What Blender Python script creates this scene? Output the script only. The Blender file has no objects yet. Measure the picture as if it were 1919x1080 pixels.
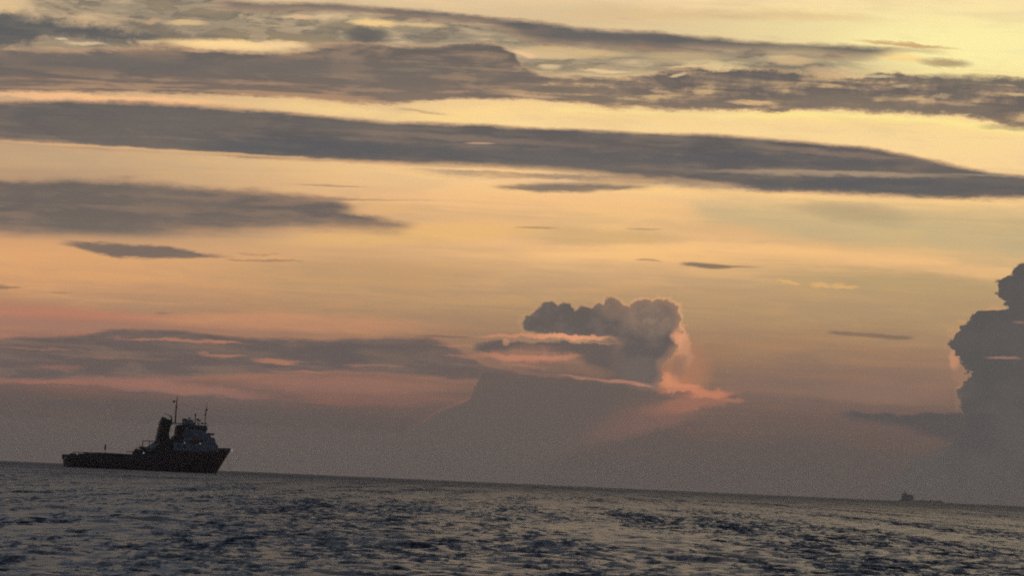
import bpy, bmesh, math, random
import numpy as np
from mathutils import Vector, Matrix

random.seed(7); rng = np.random.default_rng(11)
scn = bpy.context.scene
COL = scn.collection
R = math.radians

# ------------------------------------------------------------------ camera
CAM_H = 2.2                      # eye height above the sea
RE = 6.371e6                     # the sea follows the earth's curve
F = 6830.0                       # focal length in 1919-wide pixels
ROLL = 2.554
DIP = math.sqrt(2*CAM_H/RE)
PITCH = math.atan(366.8/F) - DIP
fwd = Vector((0, math.cos(PITCH), math.sin(PITCH)))
up0 = Vector((0, -math.sin(PITCH), math.cos(PITCH)))
a = R(ROLL)
right = Vector((1,0,0))*math.cos(a) + up0*math.sin(a)
upv = up0*math.cos(a) - Vector((1,0,0))*math.sin(a)
cam = bpy.data.cameras.new("camera"); camo = bpy.data.objects.new("camera", cam); COL.objects.link(camo)
M = Matrix((right, upv, -fwd)).transposed().to_4x4(); M.translation = Vector((0,0,CAM_H))
camo.matrix_world = M
cam.sensor_width = 36; cam.lens = 36*F/1919; cam.clip_start = 0.5; cam.clip_end = 60000
scn.camera = camo
scn.view_settings.view_transform = 'Standard'; scn.view_settings.look = 'None'
scn.view_settings.exposure = 0; scn.view_settings.gamma = 1
scn.render.engine = 'CYCLES'
scn.cycles.max_bounces = 6; scn.cycles.volume_bounces = 0
scn.cycles.use_denoising = False; scn.cycles.pixel_filter_type = 'BLACKMAN_HARRIS'; scn.cycles.filter_width = 1.9; scn.cycles.use_adaptive_sampling = True; scn.cycles.adaptive_threshold = .02; scn.cycles.adaptive_min_samples = 16

def pxdir(x, y):
    return fwd*F + right*(x-959.5) - upv*(y-540)
def uv(x, y):                    # bearing/elevation of a direction, as tangents times F
    d = pxdir(x, y); return d.x/d.y*F, d.z/d.y*F

# ------------------------------------------------------------------ sky (world)
world = bpy.data.worlds.new("World"); scn.world = world; world.use_nodes = True
nt = world.node_tree; nt.nodes.clear()
world.cycles.sampling_method = 'MANUAL'; world.cycles.sample_map_resolution = 512

def lin(c):
    c = c/255.0
    return c/12.92 if c <= .04045 else ((c+.055)/1.055)**2.4
def srgb(r, g, b): return (lin(r), lin(g), lin(b), 1.0)

class E:
    def __init__(s, sock): s.s = sock
    def __add__(s, o): return m('ADD', s, o)
    __radd__ = __add__
    def __sub__(s, o): return m('SUBTRACT', s, o)
    def __rsub__(s, o): return m('SUBTRACT', o, s)
    def __mul__(s, o): return m('MULTIPLY', s, o)
    __rmul__ = __mul__
    def __truediv__(s, o): return m('DIVIDE', s, o)
    def __rtruediv__(s, o): return m('DIVIDE', o, s)
    def __neg__(s): return m('MULTIPLY', s, -1.0)
def put(tree, inp, v):
    if isinstance(v, E): tree.links.new(v.s, inp)
    else: inp.default_value = v
def m(op, x, y=None, z=None):
    n = nt.nodes.new('ShaderNodeMath'); n.operation = op
    put(nt, n.inputs[0], x)
    if y is not None: put(nt, n.inputs[1], y)
    if z is not None: put(nt, n.inputs[2], z)
    return E(n.outputs[0])
def vmax(x, y): return m('MAXIMUM', x, y)
def vmin(x, y): return m('MINIMUM', x, y)
def smax(x, y, k): return m('SMOOTH_MAX', x, y, k)
def ss(x, lo, hi, a_=0.0, b_=1.0):
    n = nt.nodes.new('ShaderNodeMapRange'); n.interpolation_type = 'SMOOTHSTEP'; n.clamp = True
    put(nt, n.inputs[0], x)
    for i, v in enumerate((lo, hi, a_, b_)): put(nt, n.inputs[1+i], v)
    return E(n.outputs[0])
def xyz(x, y, z=0.0):
    n = nt.nodes.new('ShaderNodeCombineXYZ')
    for i, v in enumerate((x, y, z)): put(nt, n.inputs[i], v)
    return E(n.outputs[0])
def noise(x, y, detail=4.0, rough=.55, seed=0.0, dist=0.0):      # centred on 0, about -.5 to .5
    n = nt.nodes.new('ShaderNodeTexNoise'); n.noise_dimensions = '2D'
    put(nt, n.inputs['Vector'], xyz(x+seed*17.3, y-seed*9.1))
    n.inputs['Scale'].default_value = 1; n.inputs['Detail'].default_value = detail
    n.inputs['Roughness'].default_value = rough; n.inputs['Distortion'].default_value = dist
    return m('MULTIPLY_ADD', E(n.outputs['Fac']), 2.6, -1.3)
def mixc(fac, c1, c2, mode='MIX'):
    n = nt.nodes.new('ShaderNodeMix'); n.data_type = 'RGBA'; n.blend_type = mode; n.clamp_factor = True
    put(nt, n.inputs[0], fac); put(nt, n.inputs[6], c1); put(nt, n.inputs[7], c2)
    return E(n.outputs[2])
def ramp(x, stops, lo, hi):                                   # stops (value, colour) over lo..hi
    n = nt.nodes.new('ShaderNodeValToRGB'); cr = n.color_ramp; cr.interpolation = 'EASE' if False else 'LINEAR'
    stops = sorted(stops)
    while len(cr.elements) < len(stops): cr.elements.new(.5)
    for el, (v, c) in zip(cr.elements, stops): pass
    for i, (v, c) in enumerate(stops):
        cr.elements[i].position = min(1, max(0, (v-lo)/(hi-lo)))
    for i, (v, c) in enumerate(stops): cr.elements[i].color = c
    put(nt, n.inputs[0], (x-lo)*(1/(hi-lo)))
    return E(n.outputs[0])
def curve(x, pts):                                            # any function of one variable
    pts = sorted(pts); x0, x1 = pts[0][0], pts[-1][0]
    y0, y1 = min(p[1] for p in pts)-1, max(p[1] for p in pts)+1
    n = nt.nodes.new('ShaderNodeFloatCurve'); c = n.mapping.curves[0]
    n.mapping.extend = 'HORIZONTAL'
    q = [((p[0]-x0)/(x1-x0), (p[1]-y0)/(y1-y0)) for p in pts]
    c.points[0].location = q[0]; c.points[1].location = q[-1]
    for p in q[1:-1]: c.points.new(*p)
    for p in c.points: p.handle_type = 'AUTO_CLAMPED'
    n.mapping.update()
    t = m('MULTIPLY_ADD', x, 1/(x1-x0), -x0/(x1-x0)); t = vmax(vmin(t, 1.0), 0.0)
    put(nt, n.inputs['Value'], t)
    return m('MULTIPLY_ADD', E(n.outputs[0]), y1-y0, y0)

tc = nt.nodes.new('ShaderNodeTexCoord'); sp = nt.nodes.new('ShaderNodeSeparateXYZ')
nt.links.new(tc.outputs['Generated'], sp.inputs[0])
DX, DY, DZ = E(sp.outputs[0]), E(sp.outputs[1]), E(sp.outputs[2])
inv = F / vmax(DY, .05)
U = DX*inv; V = DZ*inv
# shared distortions that fray the edges of the clouds
wl = noise(U*(1/420), V*(1/60), 3, .5, 1)              # long swells of a stratus edge
wf = noise(U*(1/60), V*(1/15), 8, .72, 2)              # fine fraying
wm = noise(U*(1/150), V*(1/34), 6, .6, 3, .3)              # mottling
st = noise(U*(1/300), V*(1/16), 5, .6, 4, .4)               # long fine streaks
pf = noise(U*(1/36), V*(1/30), 7, .68, 5)               # billows
pf2 = noise(U*(1/90), V*(1/80), 3, .5, 6)
tiny = (wl+wf+wm+st+pf+pf2)*1e-4
U = U + tiny; V = V + tiny
Vw = V + wl*14 + wf*9
Vf = V + wf*6
# the layers of the sky are kept in groups, one after another
SHARED = ('U','V','Vw','Vf','wl','wf','wm','st','pf','pf2')
world_tree = nt; col = None; stage_node = None
base_sockets = {k: globals()[k] for k in SHARED}
def close_stage():
    global nt, col, stage_node
    if stage_node is None: return
    go = nt.nodes.new('NodeGroupOutput'); nt.links.new(col.s, go.inputs['Color'])
    g = nt; nt = world_tree
    n = nt.nodes.new('ShaderNodeGroup'); n.node_tree = g
    for k in SHARED: nt.links.new(base_sockets[k].s, n.inputs[k])
    if stage_node[1] is not None: nt.links.new(stage_node[1].s, n.inputs['Color'])
    col = E(n.outputs['Color']); stage_node = None
    for k in SHARED: globals()[k] = base_sockets[k]
def stage(name):
    global nt, col, stage_node
    close_stage()
    prev = col
    g = bpy.data.node_groups.new(name, 'ShaderNodeTree')
    g.interface.new_socket('Color', in_out='INPUT', socket_type='NodeSocketColor')
    for k in SHARED: g.interface.new_socket(k, in_out='INPUT', socket_type='NodeSocketFloat')
    g.interface.new_socket('Color', in_out='OUTPUT', socket_type='NodeSocketColor')
    nt = g; gi = g.nodes.new('NodeGroupInput')
    for k in SHARED: globals()[k] = E(gi.outputs[k])
    col = E(gi.outputs['Color']); stage_node = (name, prev)
    if prev is not None:        # makes the layers evaluate one after another, which keeps the shader's stack small
        sc = nt.nodes.new('ShaderNodeSeparateColor'); nt.links.new(col.s, sc.inputs[0]); b_ = E(sc.outputs[0])*1e-7
        for k in SHARED: globals()[k] = globals()[k] + b_

def edge(pts, var): return curve(var, [uv(*p) for p in pts])
def band(top, bot, s_top, s_bot, v=None, u=None):      # signed inside measure scaled by softness: 0 at the edge, 1 inside
    v = v or Vw; u = u or U
    t = edge(top, u); b = edge(bot, u); s_top *= 1.6; s_bot *= 1.6
    k = ss(t - v, -s_top*.35, s_top*.65) * ss(v - b, -s_bot*.35, s_bot*.65)
    x0, x1 = min(top)[0], max(top)[0]; f = max(8, min(70, (x1-x0)*.16))
    if x0 > 5: k = k*ss(u, uv(*min(top))[0], uv(*min(top))[0]+f)
    if x1 < 1900: k = k*ss(u, uv(*max(top))[0]-f, uv(*max(top))[0], 1.0, 0.0)
    return k
def span(x0, x1, s0, s1, y=400, u=None):               # horizontal reach of something, with soft ends
    u = u or U
    return ss(u, uv(x0, y)[0], uv(x0, y)[0]+s0) * ss(u, uv(x1, y)[0]-s1, uv(x1, y)[0], 1.0, 0.0)
def blob(x, y, rx, ry, tilt=2.55, v=None, u=None, p=1.0):    # soft ellipse, 1 at the centre; tilt in degrees, clockwise in the picture
    v = v or Vf; u = u or U
    cu, cv = uv(x, y); t = R(2.55 - tilt); c, s = math.cos(t)/rx, math.sin(t)
    du = u-cu; dv = v-cv
    ax = m('MULTIPLY_ADD', du, math.cos(t)/rx, dv*(math.sin(t)/rx))
    ay = m('MULTIPLY_ADD', dv, math.cos(t)/ry, du*(-math.sin(t)/ry))
    return ss(ax*ax + ay*ay, 0.0, 1.0, 1.0*p, 0.0)

def hgt(y): return 864.4 - y     # height over the horizon of a row at the left edge of the picture
stage('clear_and_veiled_sky')
# clear and veiled sky: three columns of colour, left, middle and right
LCOL = [(-30,(86,80,79)),(20,(91,84,82)),(80,(96,87,84)),(125,(108,90,86)),(160,(130,100,92)),(205,(150,110,98)),(246,(170,122,100)),(276,(184,128,100)),(306,(188,142,106)),
        (336,(216,158,109)),(376,(228,167,110)),(401,(216,160,112)),(436,(168,136,110)),(490,(176,142,112)),(566,(192,158,122)),(650,(208,168,128)),(780,(210,170,128)),(870,(214,186,144)),(1000,(200,176,140))]
MCOL = [(-30,(90,82,79)),(40,(95,85,82)),(100,(104,89,84)),(170,(120,98,88)),(230,(144,114,94)),(290,(170,134,102)),(340,(188,150,108)),(370,(200,158,113)),(400,(214,169,119)),
        (430,(236,183,124)),(467,(242,187,127)),(497,(228,180,126)),(520,(250,194,132)),(570,(254,206,141)),(600,(252,206,138)),(660,(255,218,150)),(740,(240,200,140)),(800,(216,188,142)),(880,(224,195,150)),(940,(252,214,162)),(1000,(242,208,162))]
RCOL = [(-30,(90,82,78)),(60,(96,86,82)),(130,(112,93,86)),(200,(136,108,94)),(270,(162,127,99)),(330,(180,147,106)),(400,(184,155,113)),(440,(232,184,125)),(480,(206,172,122)),
        (520,(206,178,128)),(580,(248,204,140)),(640,(254,214,150)),(700,(253,218,152)),(770,(255,226,148)),(850,(255,238,166)),(900,(255,238,166)),(955,(254,226,166)),(1010,(250,216,170))]
def cols(L):
    out = []
    for v, c in L:
        g = sum(c)/3; k = .07 if v > 250 else .04
        out.append((v, srgb(*[q+(g-q)*k for q in c])))
    return out
Vs = V + wl*22 + st*10
cl = ramp(Vs, cols(LCOL), -30, 1010); cm = ramp(Vs, cols(MCOL), -30, 1010); cr_ = ramp(Vs, cols(RCOL), -30, 1010)
col = mixc(ss(U, -1000, 60), cl, cm)
col = mixc(ss(U, 60, 960), col, cr_)
def lay(mask, rgb, amount=1.0):
    global col
    col = mixc(mask*amount if amount != 1.0 else mask, col, srgb(*rgb))

# ---- soft veils and gaps of clear sky
lay(band([(1260,376),(1450,372),(1700,398),(1919,425)], [(1270,388),(1350,425),(1500,452),(1700,474),(1919,492)], 22, 24)*span(1240,2600,60,100), (202,179,134), .7)
lay(blob(1600,398,150,26,6), (176,156,120), .6)
lay(blob(1130,446,220,26,3), (204,170,120), .7)
lay(blob(1700,530,330,34,3), (186,158,114), .6)
lay(blob(640,515,330,36,1), (190,152,110), .6)
lay(band([(940,470),(1200,455),(1400,456),(1600,474),(1919,500)], [(940,490),(1200,492),(1500,492),(1919,520)], 16, 30)*span(930,2600,120,100), (252,198,133), .85)
lay(blob(1160,405,200,38,2), (244,196,132), .6)
lay(blob(780,440,330,24,-3), (232,184,118), .7)
lay(blob(1790,88,260,52,3), (255,242,172), .7)
lay(band([(1000,30),(1200,18),(1500,18),(1700,40)], [(1000,40),(1200,44),(1500,42),(1700,44)], 16, 18)*span(960,1800,80,200), (222,190,142), .8)
lay(blob(1700,470,150,7,2), (230,188,128), .5)
lay(blob(560,605,330,22,2), (206,146,108), .6)
lay(blob(120,590,300,12,2), (190,126,102), .5)
lay(blob(60,606,330,18,2,v=V+wf*6), (164,122,104), .7)
lay(blob(1340,665,70,28,-6), (142,114,96), .75)
lay(blob(1460,655,80,16,-12), (160,124,98), .5)
lay(blob(1560,720,330,45,0), (134,110,98), .5)
lay(blob(1480,640,300,30,-8), (170,134,100), .4)

stage('stratus_decks')
# ---- stratus decks: dark grey-brown, fraying into light edges
def deck(mask, dark=(100,92,88), light=(134,116,104), amount=1.0, tex=1.0):
    global col
    dark = (dark[0]-2, dark[1]+1, dark[2]+2); light = (light[0]-3, light[1]+1, light[2]+1)
    c = mixc(ss(st*.5 + wm*.7 + wf*.15, -.34*tex, .42), srgb(*dark), srgb(*light))
    k = mask*amount if amount != 1.0 else mask
    col = mixc(k, col, c)
def rim(mask, rgb, amount=.6):                         # light bleeding through a thin edge
    global col
    k = mask*(1.0-mask)*4.0
    col = mixc(k*amount, col, srgb(*rgb))

# broken field over the top left, between the two long decks
field = band([(0,-60),(300,-60),(430,2),(620,10),(760,20),(900,35),(1100,60),(1300,75),(1500,92),(1700,95)],
             [(0,100),(300,96),(620,92),(800,90),(1000,130),(1200,135),(1400,140),(1600,150),(1700,130)], 10, 18)*span(-2600,1680,10,160)
brk = ss(wm*.9 + wl*.4 + st*.4, -.62, .14)
deck(field*brk, (126,115,103), (170,149,124), .92)
deck(field*ss(wm - wf*.3, .02, .22), (104,98,92), (134,120,104), .7)
lay(blob(10,4,70,26,4,v=Vf+pf*10), (232,198,150), .85)
deck(band([(0,22),(40,30),(120,42),(200,48),(300,62),(420,72),(520,84)], [(0,92),(60,80),(110,72),(200,78),(300,80),(420,80),(520,86)], 14, 12, V+wl*10+pf*12+wf*4)*span(-2600,470,10,150), (96,93,92), (112,105,100))
lay(blob(430,83,165,13,3), (252,214,154), 1.0)
lay(blob(350,42,50,7,2), (226,192,140), .8)
lay(blob(530,82,60,9,4), (248,210,158), .85)
lay(blob(700,42,60,10,3), (248,208,144), .9)
lay(blob(790,46,60,6,4), (226,192,140), .8)
lay(blob(560,32,40,6,2), (226,186,144), .8)
lay(blob(160,80,50,5,3), (226,200,160), .7)
lay(blob(115,73,16,4,3), (226,204,170), .7)
lay(blob(280,78,30,5,2), (216,184,140), .7)
deck(blob(295,55,90,14,12,v=V+pf*14), (112,102,94), (140,122,104), .8)
lay(blob(285,38,26,7,0,v=V+pf*12), (196,160,124), .7)
deck(blob(690,66,54,22,0,v=V+wf*8+pf*8), (100,95,92), (116,106,98))
lay(blob(1060,98,150,14,2), (222,190,140), .75)
lay(blob(1135,132,60,5,2), (246,210,160), .8)
lay(blob(1030,124,28,7,0), (236,204,158), .7)
lay(blob(985,100,28,7,18), (246,196,150), .9)
lay(blob(1280,108,100,16,0), (206,178,134), .6)
lay(blob(1290,124,60,4,-2), (236,202,150), .7)
lay(blob(1480,112,60,12,4), (222,188,140), .7)
lay(blob(1690,108,60,10,4), (252,214,140), .8)
lay(blob(1570,135,80,10,6), (226,190,144), .6)

stage('the_thin_dark_line')
# the thin dark line running down to the right over the top
d1 = band([(380,-8),(480,2),(600,5),(660,9),(760,14),(900,30),(960,37),(1040,42),(1100,52),(1200,56),(1300,67),(1400,75),(1500,81),(1600,84),(1720,90),(1800,101)],
          [(380,14),(480,17),(600,22),(700,26),(760,32),(900,45),(960,60),(1060,82),(1150,86),(1250,92),(1300,90),(1400,95),(1500,98),(1600,106),(1720,96),(1800,103)], 8, 16, V+wl*5+wf*5)
rim(d1, (206,150,120), .25)
deck(d1, (97,92,92), (116,106,101))
lay(blob(1700,83,120,5,5), (196,150,106), .8)
lay(blob(1340,602,120,8,0), (176,144,108), .4)
deck(blob(1770,117,64,11,4), (150,128,104), (178,150,114), .85)
deck(blob(1190,35,50,4,2), (222,176,142), (238,196,160), .8)

stage('the_big_deck')
# the big deck, solid on the left and lumpy on the right
topC = [(-400,88),(0,90),(100,92),(200,90),(280,88),(400,93),(480,96),(560,92),(620,84),(700,80),(820,84),(900,78),(940,86),(975,112),(1000,128),(1060,138),(1150,140),(1220,136),
        (1260,128),(1340,130),(1440,131),(1540,140),(1610,142),(1640,130),(1680,132),(1720,138),(1800,141),(1919,143),(2300,150)]
botC = [(-400,172),(0,174),(200,177),(400,182),(500,184),(600,190),(700,194),(800,192),(860,186),(930,188),(1000,190),(1100,196),(1200,203),(1300,207),(1400,210),(1450,214),(1500,208),
        (1600,206),(1650,212),(1700,214),(1800,222),(1860,232),(1919,246),(2300,262)]
tc_, bc_ = edge(topC, U), edge(botC, U)
vC = V + wl*7 + wf*9 + pf*ss(U, 0, 400)*7
dC = ss(tc_-vC, -3, 9)*ss(vC-bc_, -4, 8)
rim(dC, (226,170,128), .35)
leftC = ss(U, -250, 150, 1, 0)
holes = ss(wm*.9 + st*.5 + pf*.3, .16, .55)*ss(U, -150, 150)
low = ss(vC - bc_, 4, 48, 1, 0)
c = mixc(ss(wm*.9 + st*.6 + pf*ss(U,0,300)*.5, -.25, .32), srgb(102,95,92), srgb(138,120,106))
c = mixc(low*leftC*.9, c, mixc(ss(st+wm*.5, -.2, .25), srgb(126,109,99), srgb(166,136,112)))
c = mixc(low*ss(U,-100,100)*.35, c, srgb(150,128,106))
c = mixc(holes*.75, c, srgb(206,176,132))
col = mixc(dC*.98, col, c)
deck(blob(200,118,700,26,1), (99,93,92), (112,102,98), .75)
lay(blob(850,172,50,4,1), (176,142,118), .6)
lay(blob(690,168,90,5,2), (168,136,112), .6)
lay(blob(770,130,60,5,2), (138,122,106), .5)
lay(blob(1270,140,22,4,-6), (214,188,148), .9)
lay(blob(1760,182,30,6,-10,v=V+pf*10), (190,164,128), .6)
lay(blob(1240,172,30,5,8), (196,162,126), .7)
lay(blob(1410,192,60,5,3), (226,184,136), .8)
lay(blob(1000,180,60,4,2), (216,178,140), .6)
lay(blob(1645,142,40,3,3), (216,198,150), .7)
lay(blob(1690,160,26,4,-4), (196,178,138), .6)
lay(blob(1790,194,60,4,6), (186,154,124), .6)
lay(blob(1905,176,30,6,4), (226,192,140), .7)
deck(blob(1510,190,70,22,0,v=V+pf*8), (120,106,96), (140,122,104), .5)
deck(blob(1670,186,30,14,0,v=V+pf*8), (106,98,94), (116,106,98), .6)
deck(blob(1810,150,160,16,2), (108,100,94), (124,112,102), .6)
deck(blob(1420,150,160,16,2), (106,98,94), (128,114,102), .5)

stage('the_gap_of_bright')
# the gap of bright sky under it
lay(band([(400,192),(600,200),(860,206),(1000,198),(1300,214),(1600,214),(1919,252)],[(400,196),(600,214),(860,228),(1000,218),(1300,226),(1600,236),(1919,262)], 8, 20)*span(380,2600,200,100), (255,216,146), .7)
lay(band([(1000,196),(1200,208),(1400,212),(1600,212),(1919,240)],[(1000,206),(1200,214),(1400,222),(1600,226),(1919,256)], 5, 14, V+wf*6)*span(960,2600,100,100), (255,236,150), .8)
lay(blob(200,184,330,8,2.2,v=V+wf*9), (250,192,140), .85)
deck(blob(790,208,60,4,8), (176,146,112), (196,160,120), .6)
deck(blob(1890,240,70,8,4), (156,132,108), (186,154,120), .6)

# the second long deck, ending in a point at the right edge
dD = band([(-400,186),(0,190),(150,190),(300,194),(450,204),(600,216),(750,226),(900,233),(960,238),(1100,242),(1280,250),(1450,262),(1600,274),(1680,286),(1750,300),(1820,314),(1919,327),(2300,350)],
          [(-400,255),(0,264),(200,276),(350,284),(500,297),(650,304),(800,311),(960,314),(1100,322),(1200,336),(1350,346),(1500,360),(1700,369),(1919,373),(2300,392)], 7, 10, V+wl*5+wf*4)
rim(dD, (222,160,124), .4)
deck(dD, (98,90,88), (122,108,101))
deck(band([(300,262),(500,262),(960,274),(1200,284),(1400,292),(1600,300),(1760,308)],[(300,278),(500,294),(960,302),(1200,308),(1400,312),(1600,314),(1760,316)], 10, 10)*span(240,1800,200,200), (93,89,91), (101,95,95), .85)
deck(band([(0,196),(300,202),(500,216),(700,232)],[(0,230),(300,232),(500,236),(700,240)], 8, 14)*span(-2600,700,20,200), (99,92,90), (110,100,97), .7)
lay(blob(860,258,330,8,3.5), (140,120,106), .5)
lay(blob(900,268,36,2.5,1,v=V), (196,160,132), .8)
lay(blob(1560,286,170,7,5), (142,122,108), .6)
lay(blob(1560,325,300,8,1.2,v=V+wf*4), (172,148,122), .85)
lay(blob(1860,329,120,3,2.5,v=V+wf*3), (150,138,120), .7)
deck(band([(1330,344),(1450,334),(1600,332),(1750,334),(1919,336),(2300,350)],[(1330,346),(1450,352),(1600,361),(1750,368),(1919,371),(2300,388)], 8, 8)*span(1300,2700,100,50), (92,89,90), (102,96,95), .9)
stage('feathered_underside')
# feathered underside
deck(band([(720,312),(950,318),(1100,322),(1300,338),(1460,356)],[(720,314),(950,338),(1100,346),(1300,354),(1460,364)], 8, 14, V+wf*10+st*6), (140,118,104), (182,146,116), .8)
deck(band([(900,346),(980,344),(1060,342),(1140,344),(1260,352)],[(900,348),(980,358),(1060,361),(1140,358),(1260,354)], 6, 6, V+wf*5), (112,102,96), (136,116,104), .9)
lay(blob(1000,338,130,4,1), (244,196,152), .7)
lay(band([(1150,352),(1300,354),(1500,366),(1700,374),(1919,380)],[(1150,360),(1300,366),(1500,374),(1700,382),(1919,388)], 5, 8, V+wf*4+st*6)*span(1120,2500,120,60), (255,206,136), .85)
lay(blob(300,281,420,4,3.2,v=V+wf*3), (236,190,134), .6)
lay(blob(900,318,200,3,2,v=V+wf*3), (250,204,150), .7)

stage('the_deck_at_the_left')
# the deck at the left
dF = band([(-400,330),(0,334),(150,335),(300,338),(400,347),(500,358),(600,368),(640,380),(700,404),(760,414),(810,420)],
          [(-400,432),(0,438),(200,440),(400,438),(500,433),(600,433),(680,436),(740,437),(780,428),(810,421)], 13, 24, V+wl*14+wf*6)
rim(dF, (226,170,124), .2)
deck(dF, (104,94,89), (130,111,101), .98)
lay(blob(60,300,330,20,2), (204,170,130), .4)
deck(band([(560,372),(620,371),(700,372),(840,376)],[(560,378),(620,377),(700,376),(840,377)], 3, 3, V+wf*3), (150,124,106), (170,136,112), .85)
lay(blob(730,393,110,12,-2,v=V+wf*8), (226,178,124), .8)
lay(blob(560,378,130,10,-3,v=V+wf*8), (150,124,106), .6)
deck(blob(620,348,80,2.5,2.5,v=V+wf*2), (176,138,112), (190,150,118), .8)

# small lens clouds
def lens(top, bot, soft=4, dark=(108,94,88), light=(124,106,96), amount=.95, fr=6):
    deck(band(top, bot, soft, soft, V+wf*fr+wl*3), dark, light, amount)
lens([(95,457),(130,453),(200,455),(300,461),(350,466),(400,478),(460,483)],[(95,458),(140,466),(190,477),(240,485),(300,486),(390,484),(460,484)], 5, (116,100,92), (130,110,98))
lens([(410,488),(470,485),(520,486),(585,491)],[(410,489),(470,490),(540,491),(585,492)], 2, (164,120,92), (176,130,98), .8)
lens([(430,476),(480,474),(535,476)],[(430,477),(480,478),(535,477)], 2, (170,128,98), (180,134,100), .7)
lens([(-60,534),(0,533),(30,535),(50,539)],[(-60,540),(0,541),(30,540),(50,540)], 3, (140,108,92), (150,116,98), .9)
lens([(90,545),(115,544),(140,545)],[(90,546),(115,547),(140,546)], 2, (160,120,96), (166,124,98), .7)
lens([(283,585),(300,583),(318,584),(360,579)],[(283,586),(300,589),(318,587),(360,581)], 2, (156,118,98), (166,124,100), .7, 4)
lens([(1265,493),(1300,491),(1340,494),(1380,498),(1440,501)],[(1265,495),(1300,500),(1340,504),(1380,502),(1440,502)], 3, (124,106,92), (134,114,98), .95, 2)
lens([(1185,486),(1210,485),(1245,489)],[(1185,487),(1210,489),(1245,490)], 2, (164,134,106), (170,138,108), .8, 2)
lens([(955,427),(1000,425),(1055,427)],[(955,428),(1000,430),(1055,428)], 2, (170,138,106), (176,142,110), .8, 2)
lens([(1165,428),(1200,427),(1250,429)],[(1165,429),(1200,431),(1250,430)], 2, (180,148,112), (186,152,114), .8, 2)
lens([(1540,625),(1570,620),(1630,624),(1680,628),(1725,633)],[(1540,627),(1570,628),(1630,633),(1680,637),(1725,635)], 3, (128,106,90), (138,112,94), .9, 3)
for (x, y, rx, ry) in ((1470,528,20,6),(1486,530,18,5),(1540,535,26,7),(1570,534,18,7),(1590,538,26,4)):
    lay(blob(x, y, rx, ry, 4, v=V+pf*8), (224,176,116), .75)
lay(blob(1690,546,50,2.5,3), (204,160,110), .6)

stage('the_broad_dull_deck')
# ---- the broad dull deck low on the left
dI = band([(-400,622),(0,628),(120,632),(230,617),(340,619),(460,630),(560,633),(640,634),(700,633),(770,632),(830,642),(880,662),(930,688),(1000,697)],
          [(-400,716),(0,714),(250,711),(450,711),(560,706),(700,703),(800,710),(900,716),(930,713),(1000,710)], 8, 12, V+wl*10+wf*6)
rim(dI, (210,140,108), .25)
deck(dI, (104,90,86), (122,102,95), .96)
deck(blob(640,664,330,20,1), (100,88,85), (110,95,90), .6)
for (x, y, rx, ry, k) in ((330,638,150,4,.9),(420,640,40,3,.9),(230,672,130,5,.25),(420,668,50,5,.9),(390,663,26,3,.7),(520,679,60,6,1.0),(110,690,60,7,.4),
                       (80,655,120,3,.4),(560,697,80,3,.6),(700,686,70,3,.5),(860,650,60,4,.5),(630,640,40,2.5,.0)):
    if k: lay(blob(x, y, rx, ry, 2, v=V+wf*7+st*4), (196,130,102), k*.6)
lay(blob(830,631,70,2.5,2,v=V+wf*2), (132,104,92), .9)
lay(blob(880,702,90,14,2,v=V+wf*8+pf*6), (108,94,89), .85)
# rose light under it
lay(blob(330,728,220,16,5,v=V+wf*8+wl*8), (164,116,100), .75)
lay(blob(640,722,290,21,1.5,v=V+wf*8+wl*6), (156,113,98), .7)
lay(blob(690,742,230,18,3), (146,106,95), .5)
lay(blob(100,716,200,6,2), (160,110,94), .6)
lay(blob(640,754,200,8,2.5), (138,98,90), .6)
deck(band([(180,738),(320,742),(450,746),(620,752)],[(180,744),(320,750),(450,756),(620,762)], 8, 12), (101,90,88), (112,97,92), .7)

# faint unevenness of the thin veil everywhere
col = mixc(ss(wm*.6+st*.6, -.1, .5)*.16, col, srgb(246,206,150), 'SOFT_LIGHT')
col = mixc(ss(wm*-.6-st*.5+wl*.5, -.1, .5)*.14, col, mixc(ss(V,150,600), srgb(112,96,90), srgb(170,150,124)))
# ---- dusk haze over the horizon, built of the same air as the sky
hz = ss(V + wl*16, 0, 165, 1, 0)
col = mixc(hz*.75, col, mixc(ss(U,-900,900), srgb(93,86,83), srgb(99,89,85)))

stage('cumulus')
# ---- cumulus: towers made of overlapping billows
def billows(circles, k=5.0, u=None, v=None):
    u = u or U; v = v or V
    s = None
    for (x, y, r_) in circles:
        cu, cv = uv(x, y)
        du = u-cu; dv = v-cv
        d = r_ - m('SQRT', m('MULTIPLY_ADD', du, du, dv*dv))
        s = d if s is None else smax(s, d, k)
    return s
rough = pf*11 + pf2*5
# faint far bank behind the tower and its lit right flank
lay(blob(1285,690,60,70,-16,v=V+pf*16), (176,124,94), .75)
lay(blob(1250,712,60,22,10,v=V+pf*10), (196,124,92), .6)
lay(blob(1300,735,90,15,7,v=V+pf*14), (204,134,100), .9)
lay(blob(1255,715,22,22,30,v=V+pf*10), (214,144,106), .8)
lay(blob(1360,748,46,6,6,v=V+wf*8), (190,126,98), .8)
lay(blob(1230,778,180,34,-16,v=V+pf*10), (146,106,92), .6)
lay(blob(1290,758,110,20,-10,v=V+pf*12), (176,118,95), .8)
lay(blob(1130,806,200,36,-12), (116,95,88), .6)
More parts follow.
